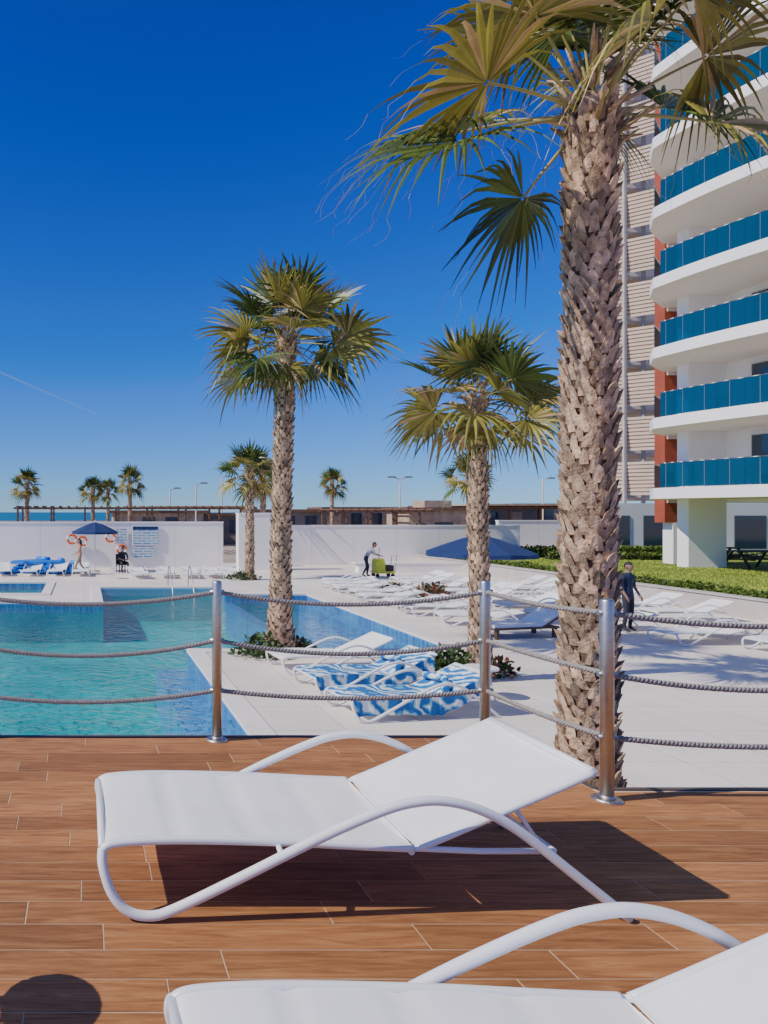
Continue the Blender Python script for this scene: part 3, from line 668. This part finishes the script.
# ---------------------------------------------------------------- people
def person(name,loc,rot,J,shirt,pants,skin,hair=HAIR,shoes=BLACK,longhair=False):
    V=[];Rd=[];E=[];lab=[]
    idx={}
    def add(n,p,r): idx[n]=len(V); V.append(Vector(p)); Rd.append(r)
    def ed(a,b,mt): E.append((idx[a],idx[b])); lab.append(mt)
    g=lambda k:Vector(J[k])
    add('pel',g('pel'),(.15,.11)); add('waist',g('pel').lerp(g('chest'),.45),(.125,.095)); add('chest',g('chest'),(.155,.11)); add('neck',g('neck'),(.055,.055)); add('hd',g('head')-(g('head')-g('neck'))*.35,(.055,.055))
    ed('pel','waist',shirt);ed('waist','chest',shirt);ed('chest','neck',shirt);ed('neck','hd',skin)
    for s in 'LR':
        add('sh'+s,g('sh'+s),(.06,.06)); add('el'+s,g('el'+s),(.042,.042)); add('wr'+s,g('wr'+s),(.028,.03)); 
        dv=(g('wr'+s)-g('el'+s)).normalized(); add('pm'+s,g('wr'+s)+dv*.07,(.036,.02))
        ed('chest','sh'+s,shirt);ed('sh'+s,'el'+s,shirt if J.get('sleeve',1) else skin);ed('el'+s,'wr'+s,skin);ed('wr'+s,'pm'+s,skin)
        side=dv.cross(Vector((0,1,0))); side=side.normalized() if side.length>.1 else Vector((1,0,0))
        for f in range(4):
            o=side*(-.027+.018*f); l=(.07,.08,.075,.058)[f]; q=g('wr'+s)+dv*.09+o
            add('f%d%s'%(f,s),q,(.009,.009)); add('g%d%s'%(f,s),q+dv*l*.55+Vector((0,.008,0)),(.008,.008)); add('h%d%s'%(f,s),q+dv*l+Vector((0,.02,0)),(.006,.006))
            ed('pm'+s,'f%d%s'%(f,s),skin);ed('f%d%s'%(f,s),'g%d%s'%(f,s),skin);ed('g%d%s'%(f,s),'h%d%s'%(f,s),skin)
        add('t'+s,g('wr'+s)+dv*.05+side*.045,(.010,.010)); add('u'+s,g('wr'+s)+dv*.085+side*.06,(.008,.008)); ed('wr'+s,'t'+s,skin); ed('t'+s,'u'+s,skin)
        add('hp'+s,g('hp'+s),(.095,.095)); add('kn'+s,g('kn'+s),(.06,.06)); add('an'+s,g('an'+s),(.042,.045)); add('to'+s,g('to'+s),(.045,.03))
        lo=pants if J.get('long',1) else skin
        ed('pel','hp'+s,pants);ed('hp'+s,'kn'+s,pants);ed('kn'+s,'an'+s,lo);ed('an'+s,'to'+s,shoes)
    me=bpy.data.meshes.new('tmp'); me.from_pydata(V,E,[]); o=bpy.data.objects.new('tmp',me); COL.objects.link(o)
    md=o.modifiers.new('s','SKIN'); md.use_smooth_shade=True
    for i,sv_ in enumerate(me.skin_vertices[0].data): sv_.radius=Rd[i]; sv_.use_root=(i==0)
    ss=o.modifiers.new('ss','SUBSURF'); ss.levels=1; ss.render_levels=1
    dg=bpy.context.evaluated_depsgraph_get(); me2=bpy.data.meshes.new_from_object(o.evaluated_get(dg)); bpy.data.objects.remove(o)
    me2.materials.clear(); ml=[shirt,pants,skin,shoes]
    for x in ml: me2.materials.append(x)
    for p in me2.polygons:
        c=p.center; best=1e9;bm=shirt
        for (a,b),mt in zip(E,lab):
            A,B=V[a],V[b]; t=max(0,min(1,(c-A).dot(B-A)/max((B-A).length_squared,1e-9))); d=(c-A.lerp(B,t)).length-.7*(Rd[a][0]*(1-t)+Rd[b][0]*t)
            if d<best: best=d;bm=mt
        p.material_index=ml.index(bm); p.use_smooth=True
    par=empty(name); par.location=loc; par.rotation_euler=(0,0,rot)
    b=bpy.data.objects.new('body',me2); COL.objects.link(b); b.parent=par
    hm=MB(); hc=g('head'); n=12
    vs=[];fs=[]
    for i in range(9):
        th=math.pi*i/8
        for k in range(n):
            ph=2*math.pi*k/n; x=.076*math.sin(th)*math.cos(ph); y=.095*math.sin(th)*math.sin(ph); z=.118*math.cos(th)
            if z<-.03: x*=.85; y*=.9
            vs.append(hc+Vector((x,y,z)))
    for i in range(8):
        for k in range(n): fs.append((i*n+k,i*n+(k+1)%n,(i+1)*n+(k+1)%n,(i+1)*n+k))
    hm.add(vs,fs,skin,True)
    hm.tube([hc+Vector((0,-.09,.015)),hc+Vector((0,-.115,-.022))],[.008,.015],skin,6)
    for s in (-1,1):
        hm.tube([hc+Vector((s*.03,-.082,.012)),hc+Vector((s*.03,-.09,.012))],.011,BLACK,6); hm.tube([hc+Vector((s*.07,.0,.03)),hc+Vector((s*.085,.01,0)),hc+Vector((s*.075,.0,-.03))],[.012,.016,.01],skin,6)
    hm.tube([hc+Vector((-.024,-.084,-.055)),hc+Vector((.024,-.084,-.055))],.006,SKINT,6)
    vs2=[];
    for v in vs:
        d=v-hc; 
        vs2.append(hc+d*1.10+Vector((0,.012,.012)))
    fs2=[f for f in fs if all(((vs[q]-hc).z>.045 or ((vs[q]-hc).y>.015 and (vs[q]-hc).z>-.06)) for q in f)]
    hm.add(vs2,fs2,hair,True)
    if longhair: hm.tube([hc+Vector((0,.06,.05)),hc+Vector((0,.1,-.08)),hc+Vector((0,.1,-.25))],[.07,.075,.03],hair,10)
    hm.obj('head',parent=par)
    return par
SH_D=simple('dark_shirt',(0.02,0.022,0.03),0.8); SH_N=simple('navy_uniform',(0.012,0.02,0.06),0.8); PA_K=simple('khaki_shorts',(0.30,0.22,0.15),0.8); PA_D=simple('dark_trousers',(0.025,0.025,0.035),0.8); SH_C=simple('coral_top',(0.55,0.24,0.16),0.8); SH_G=simple('grey_shirt',(0.32,0.33,0.36),0.8)
walk=dict(pel=(0,0,.92),chest=(0,-.02,1.28),neck=(0,-.03,1.46),head=(0,-.05,1.60),shL=(.18,-.02,1.38),shR=(-.18,-.02,1.38),elL=(.25,-.12,1.12),elR=(-.24,.10,1.12),wrL=(.24,-.32,1.0),wrR=(-.25,.08,.86),
 hpL=(.09,0,.86),hpR=(-.09,0,.86),knL=(.10,-.20,.48),knR=(-.10,.06,.48),anL=(.10,-.28,.09),anR=(-.10,.36,.12),toL=(.10,-.42,.04),toR=(-.10,.26,.04),sleeve=0,long=0)
person('woman_walking',(-.25,33.6,0),math.radians(-75),walk,SH_C,PA_K,SKIN,longhair=True)
seat_=dict(pel=(0,0,.52),chest=(0,-.06,.88),neck=(0,-.10,1.05),head=(0,-.14,1.19),shL=(.19,-.06,.97),shR=(-.19,-.06,.97),elL=(.25,-.15,.72),elR=(-.25,-.15,.72),wrL=(.12,-.36,.66),wrR=(-.12,-.36,.66),
 hpL=(.10,-.04,.50),hpR=(-.10,-.04,.50),knL=(.15,-.45,.50),knR=(-.15,-.45,.50),anL=(.15,-.46,.09),anR=(-.15,-.40,.09),toL=(.16,-.60,.04),toR=(-.16,-.54,.04))
person('man_seated',(1.85,34.8,0),math.radians(15),seat_,SH_D,PA_D,SKIN)
m=MB(); m.box(-.25,.25,-.25,.25,.38,.42,BLACK); m.box(-.25,.25,.25,.29,.42,.9,BLACK)
for x in (-.22,.22):
    for yy in (-.22,.24): m.box(x-.02,x+.02,yy-.02,yy+.02,0,.38,BLACK)
    m.box(x-.02,x+.02,-.25,.25,.62,.65,BLACK)
m.obj('chair',(1.85,34.8,0),math.radians(15))
bend=dict(pel=(0,.06,.90),chest=(0,-.16,1.22),neck=(0,-.25,1.37),head=(0,-.34,1.48),shL=(.18,-.2,1.30),shR=(-.18,-.2,1.30),elL=(.24,-.32,1.07),elR=(-.24,-.32,1.07),wrL=(.20,-.53,1.0),wrR=(-.20,-.53,1.0),
 hpL=(.09,.06,.85),hpR=(-.09,.06,.85),knL=(.11,-.08,.48),knR=(-.11,.02,.48),anL=(.11,-.02,.09),anR=(-.11,.22,.09),toL=(.11,-.16,.04),toR=(-.11,.08,.04))
person('cleaner_with_cart',(13.05,32.4,0),math.radians(80),bend,SH_G,PA_D,SKINT)
stand=dict(pel=(0,0,.93),chest=(0,0,1.30),neck=(0,-.01,1.48),head=(0,-.03,1.62),shL=(.19,0,1.40),shR=(-.19,0,1.40),elL=(.26,.02,1.13),elR=(-.26,.02,1.13),wrL=(.25,-.12,.90),wrR=(-.25,-.12,.90),
 hpL=(.09,0,.87),hpR=(-.09,0,.87),knL=(.10,-.02,.49),knR=(-.11,-.03,.49),anL=(.10,.02,.09),anR=(-.12,.02,.09),toL=(.11,-.13,.04),toR=(-.14,-.13,.04))
person('attendant_standing',(13.65,17.6,0),math.radians(20),stand,SH_N,PA_D,SKINT)
# ---------------------------------------------------------------- apartment building
bl=empty('apartment_building'); bl.location=(.30,0,0)
edge=[(24.35,30.4),(24.28,30.0),(24.42,28),(24.9,25.5),(25.8,22.5),(27.4,19),(30,15.5)]
ed=[(p.x,p.y) for p in spline([(a,b,0) for a,b in edge],5)]
poly=ed+[(36,15.5),(36,33.1),(27.0,33.1),(25.2,31.6)]
def prism(m,P,z0,z1,mat,matb=None):
    n=len(P); vs=[(x,y,z0) for x,y in P]+[(x,y,z1) for x,y in P]
    m.add(vs[n:],[tuple(range(n))],mat)
    m.add(vs[:n],[tuple(range(n))[::-1]],matb or mat)
    m.add(vs,[(i,(i+1)%n,n+(i+1)%n,n+i) for i in range(n)],mat)
slab=MB(); glass=MB(); fac=MB(); rust=MB()
zt=[4.03+3.03*k for k in range(10)]
for z in zt:
    prism(slab,poly,z-.46,z,WALLB,CREAM)
    path=ed
    for i in range(len(path)-1):
        (xa,ya),(xb,yb)=path[i],path[i+1]; d=Vector((xb-xa,yb-ya,0)); nrm=Vector((-d.y,d.x,0)).normalized()
        off=nrm*.08
        a=Vector((xa,ya,z+.03))+off; b=Vector((xb,yb,z+.03))+off
        if d.length<.2: continue
        g_=d.normalized()*.004
        q=[a+g_,b-g_,b-g_+Vector((0,0,1.0)),a+g_+Vector((0,0,1.0))]; th=nrm*.02
        q2=[v+th for v in q]
        glass.add(q+q2,[(0,1,2,3),(7,6,5,4),(3,2,6,7),(0,3,7,4),(1,5,6,2),(0,4,5,1)],BGLASS)
        glass.tube([a+Vector((0,0,1.02))+th*.5,b+Vector((0,0,1.02))+th*.5],.022,STEEL,6)
        if i%2==0: glass.box(a.x-.015,a.x+.015,a.y-.015,a.y+.015,z,z+1.0,STEEL)
    a=Vector((24.5,30.5,z+.03)); b=Vector((26.3,32.2,z+.03)); 
    glass.add([a,b,b+Vector((0,0,1)),a+Vector((0,0,1))],[(0,1,2,3)],BGLASS); glass.tube([a+Vector((0,0,1.02)),b+Vector((0,0,1.02))],.022,STEEL,6)
    for y0 in (17,20.5,24,27.4):
        fac.box(28.24,28.3,y0,y0+2.6,z+.02,z+2.25,GLASSD)
        for yy in (y0,y0+.85,y0+1.7,y0+2.55): fac.box(28.2,28.24,yy,yy+.06,z+.02,z+2.3,WHITEPAINT)
        fac.box(28.2,28.24,y0,y0+2.61,z+2.302,z+2.36,WHITEPAINT)
    rust.box(27.3,29.4,33.16,33.2,z-.6,z-.45,CREAM)
    rf=random.Random(int(z*10)); by=rf.uniform(26.8,29.6)
    fac.box(26.2,26.7,by,by+.5,z+.38,z+.44,DWOOD); fac.box(26.62,26.7,by,by+.5,z+.44,z+.9,DWOOD)
    for xx in (26.22,26.64):
        for yy in (by+.02,by+.44): fac.box(xx,xx+.04,yy,yy+.04,z+.002,z+.38,DWOOD)
fac.box(28.3,36,15.6,31.2,3.4,34,WALLB); fac.box(26.6,28.3,31.2,31.8,.5,34,WALLB)
for yy in (19,24.5): fac.box(28.4,29.2,yy,yy+.8,.5,3.5,WALLB)
fac.box(28,45,40,40.3,.5,3.5,WALLB)
for i in range(5): fac.box(29+i*2.6,30.8+i*2.6,39.95,40,.9,2.8,GLASSD)
rust.box(27.2,29.3,33.2,33.8,2.5,35,RUST); fac.box(27.6,29.3,33.2,33.8,.5,2.498,WALLB)
slab.obj('floor_slabs',parent=bl); glass.obj('glass_railings',parent=bl); fac.obj('facade',parent=bl); rust.obj('rust_cladding',parent=bl)
lt=MB(); X0=35.35
for k in range(15):
    z=3.4+3.03*k+.6
    lt.box(X0+.3,41,48.0,51,z-.2,z,BEIGE)
    A0=Vector((X0+.55,48.6,z+.15)); B0=Vector((X0+3.6,45.8,z+.15)); T=Vector((-.42,.10,2.2))
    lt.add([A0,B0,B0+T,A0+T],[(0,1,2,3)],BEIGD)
    dirv=(B0-A0).normalized(); nrm=dirv.cross(T).normalized()
    if nrm.y>0: nrm=-nrm
    for i in range(9):
        c=A0+T*(i/8.5)+nrm*.05; L_=(B0-A0)
        h_=T.normalized()*.17
        lt.add([c,c+L_,c+L_+h_,c+h_,c-nrm*.04,c+L_-nrm*.04,c+L_+h_-nrm*.04,c+h_-nrm*.04],[(0,1,2,3),(4,7,6,5),(3,2,6,7),(0,4,5,1),(0,3,7,4)],BEIGE)
    lt.tube([A0-Vector((0,0,.3)),A0+T],.06,BEIGD,6)
    lt.box(X0+1.2,41,49,49.2,z,z+2.83,CREAM)
for x in (X0+1.1,X0+2.4): lt.box(x-.08,x+.08,47.6,47.8,0,48,CONC)
lt.obj('louvred_facade',parent=bl)
def contrail():
    m,nt,b=newmat('contrail_vapour'); L=nt.links; out=[n for n in nt.nodes if n.type=='OUTPUT_MATERIAL'][0]
    b.inputs['Base Color'].default_value=(.9,.9,.9,1); tr=N(nt,'ShaderNodeBsdfTransparent'); mx=N(nt,'ShaderNodeMixShader'); mx.inputs[0].default_value=.72
    L.new(b.outputs[0],mx.inputs[1]); L.new(tr.outputs[0],mx.inputs[2]); L.new(mx.outputs[0],out.inputs['Surface']); return m
CT=contrail(); m=MB()
def sp(x,y,Y=6000): return ((x-85)*Y/F,Y,3-(y-512)*Y/F)
m.add([sp(-60,345),sp(95,412.5),sp(95,414),sp(-60,347.5)],[(0,1,2,3)],CT); m.obj('contrail')
print('OBJECTS',len(bpy.data.objects))
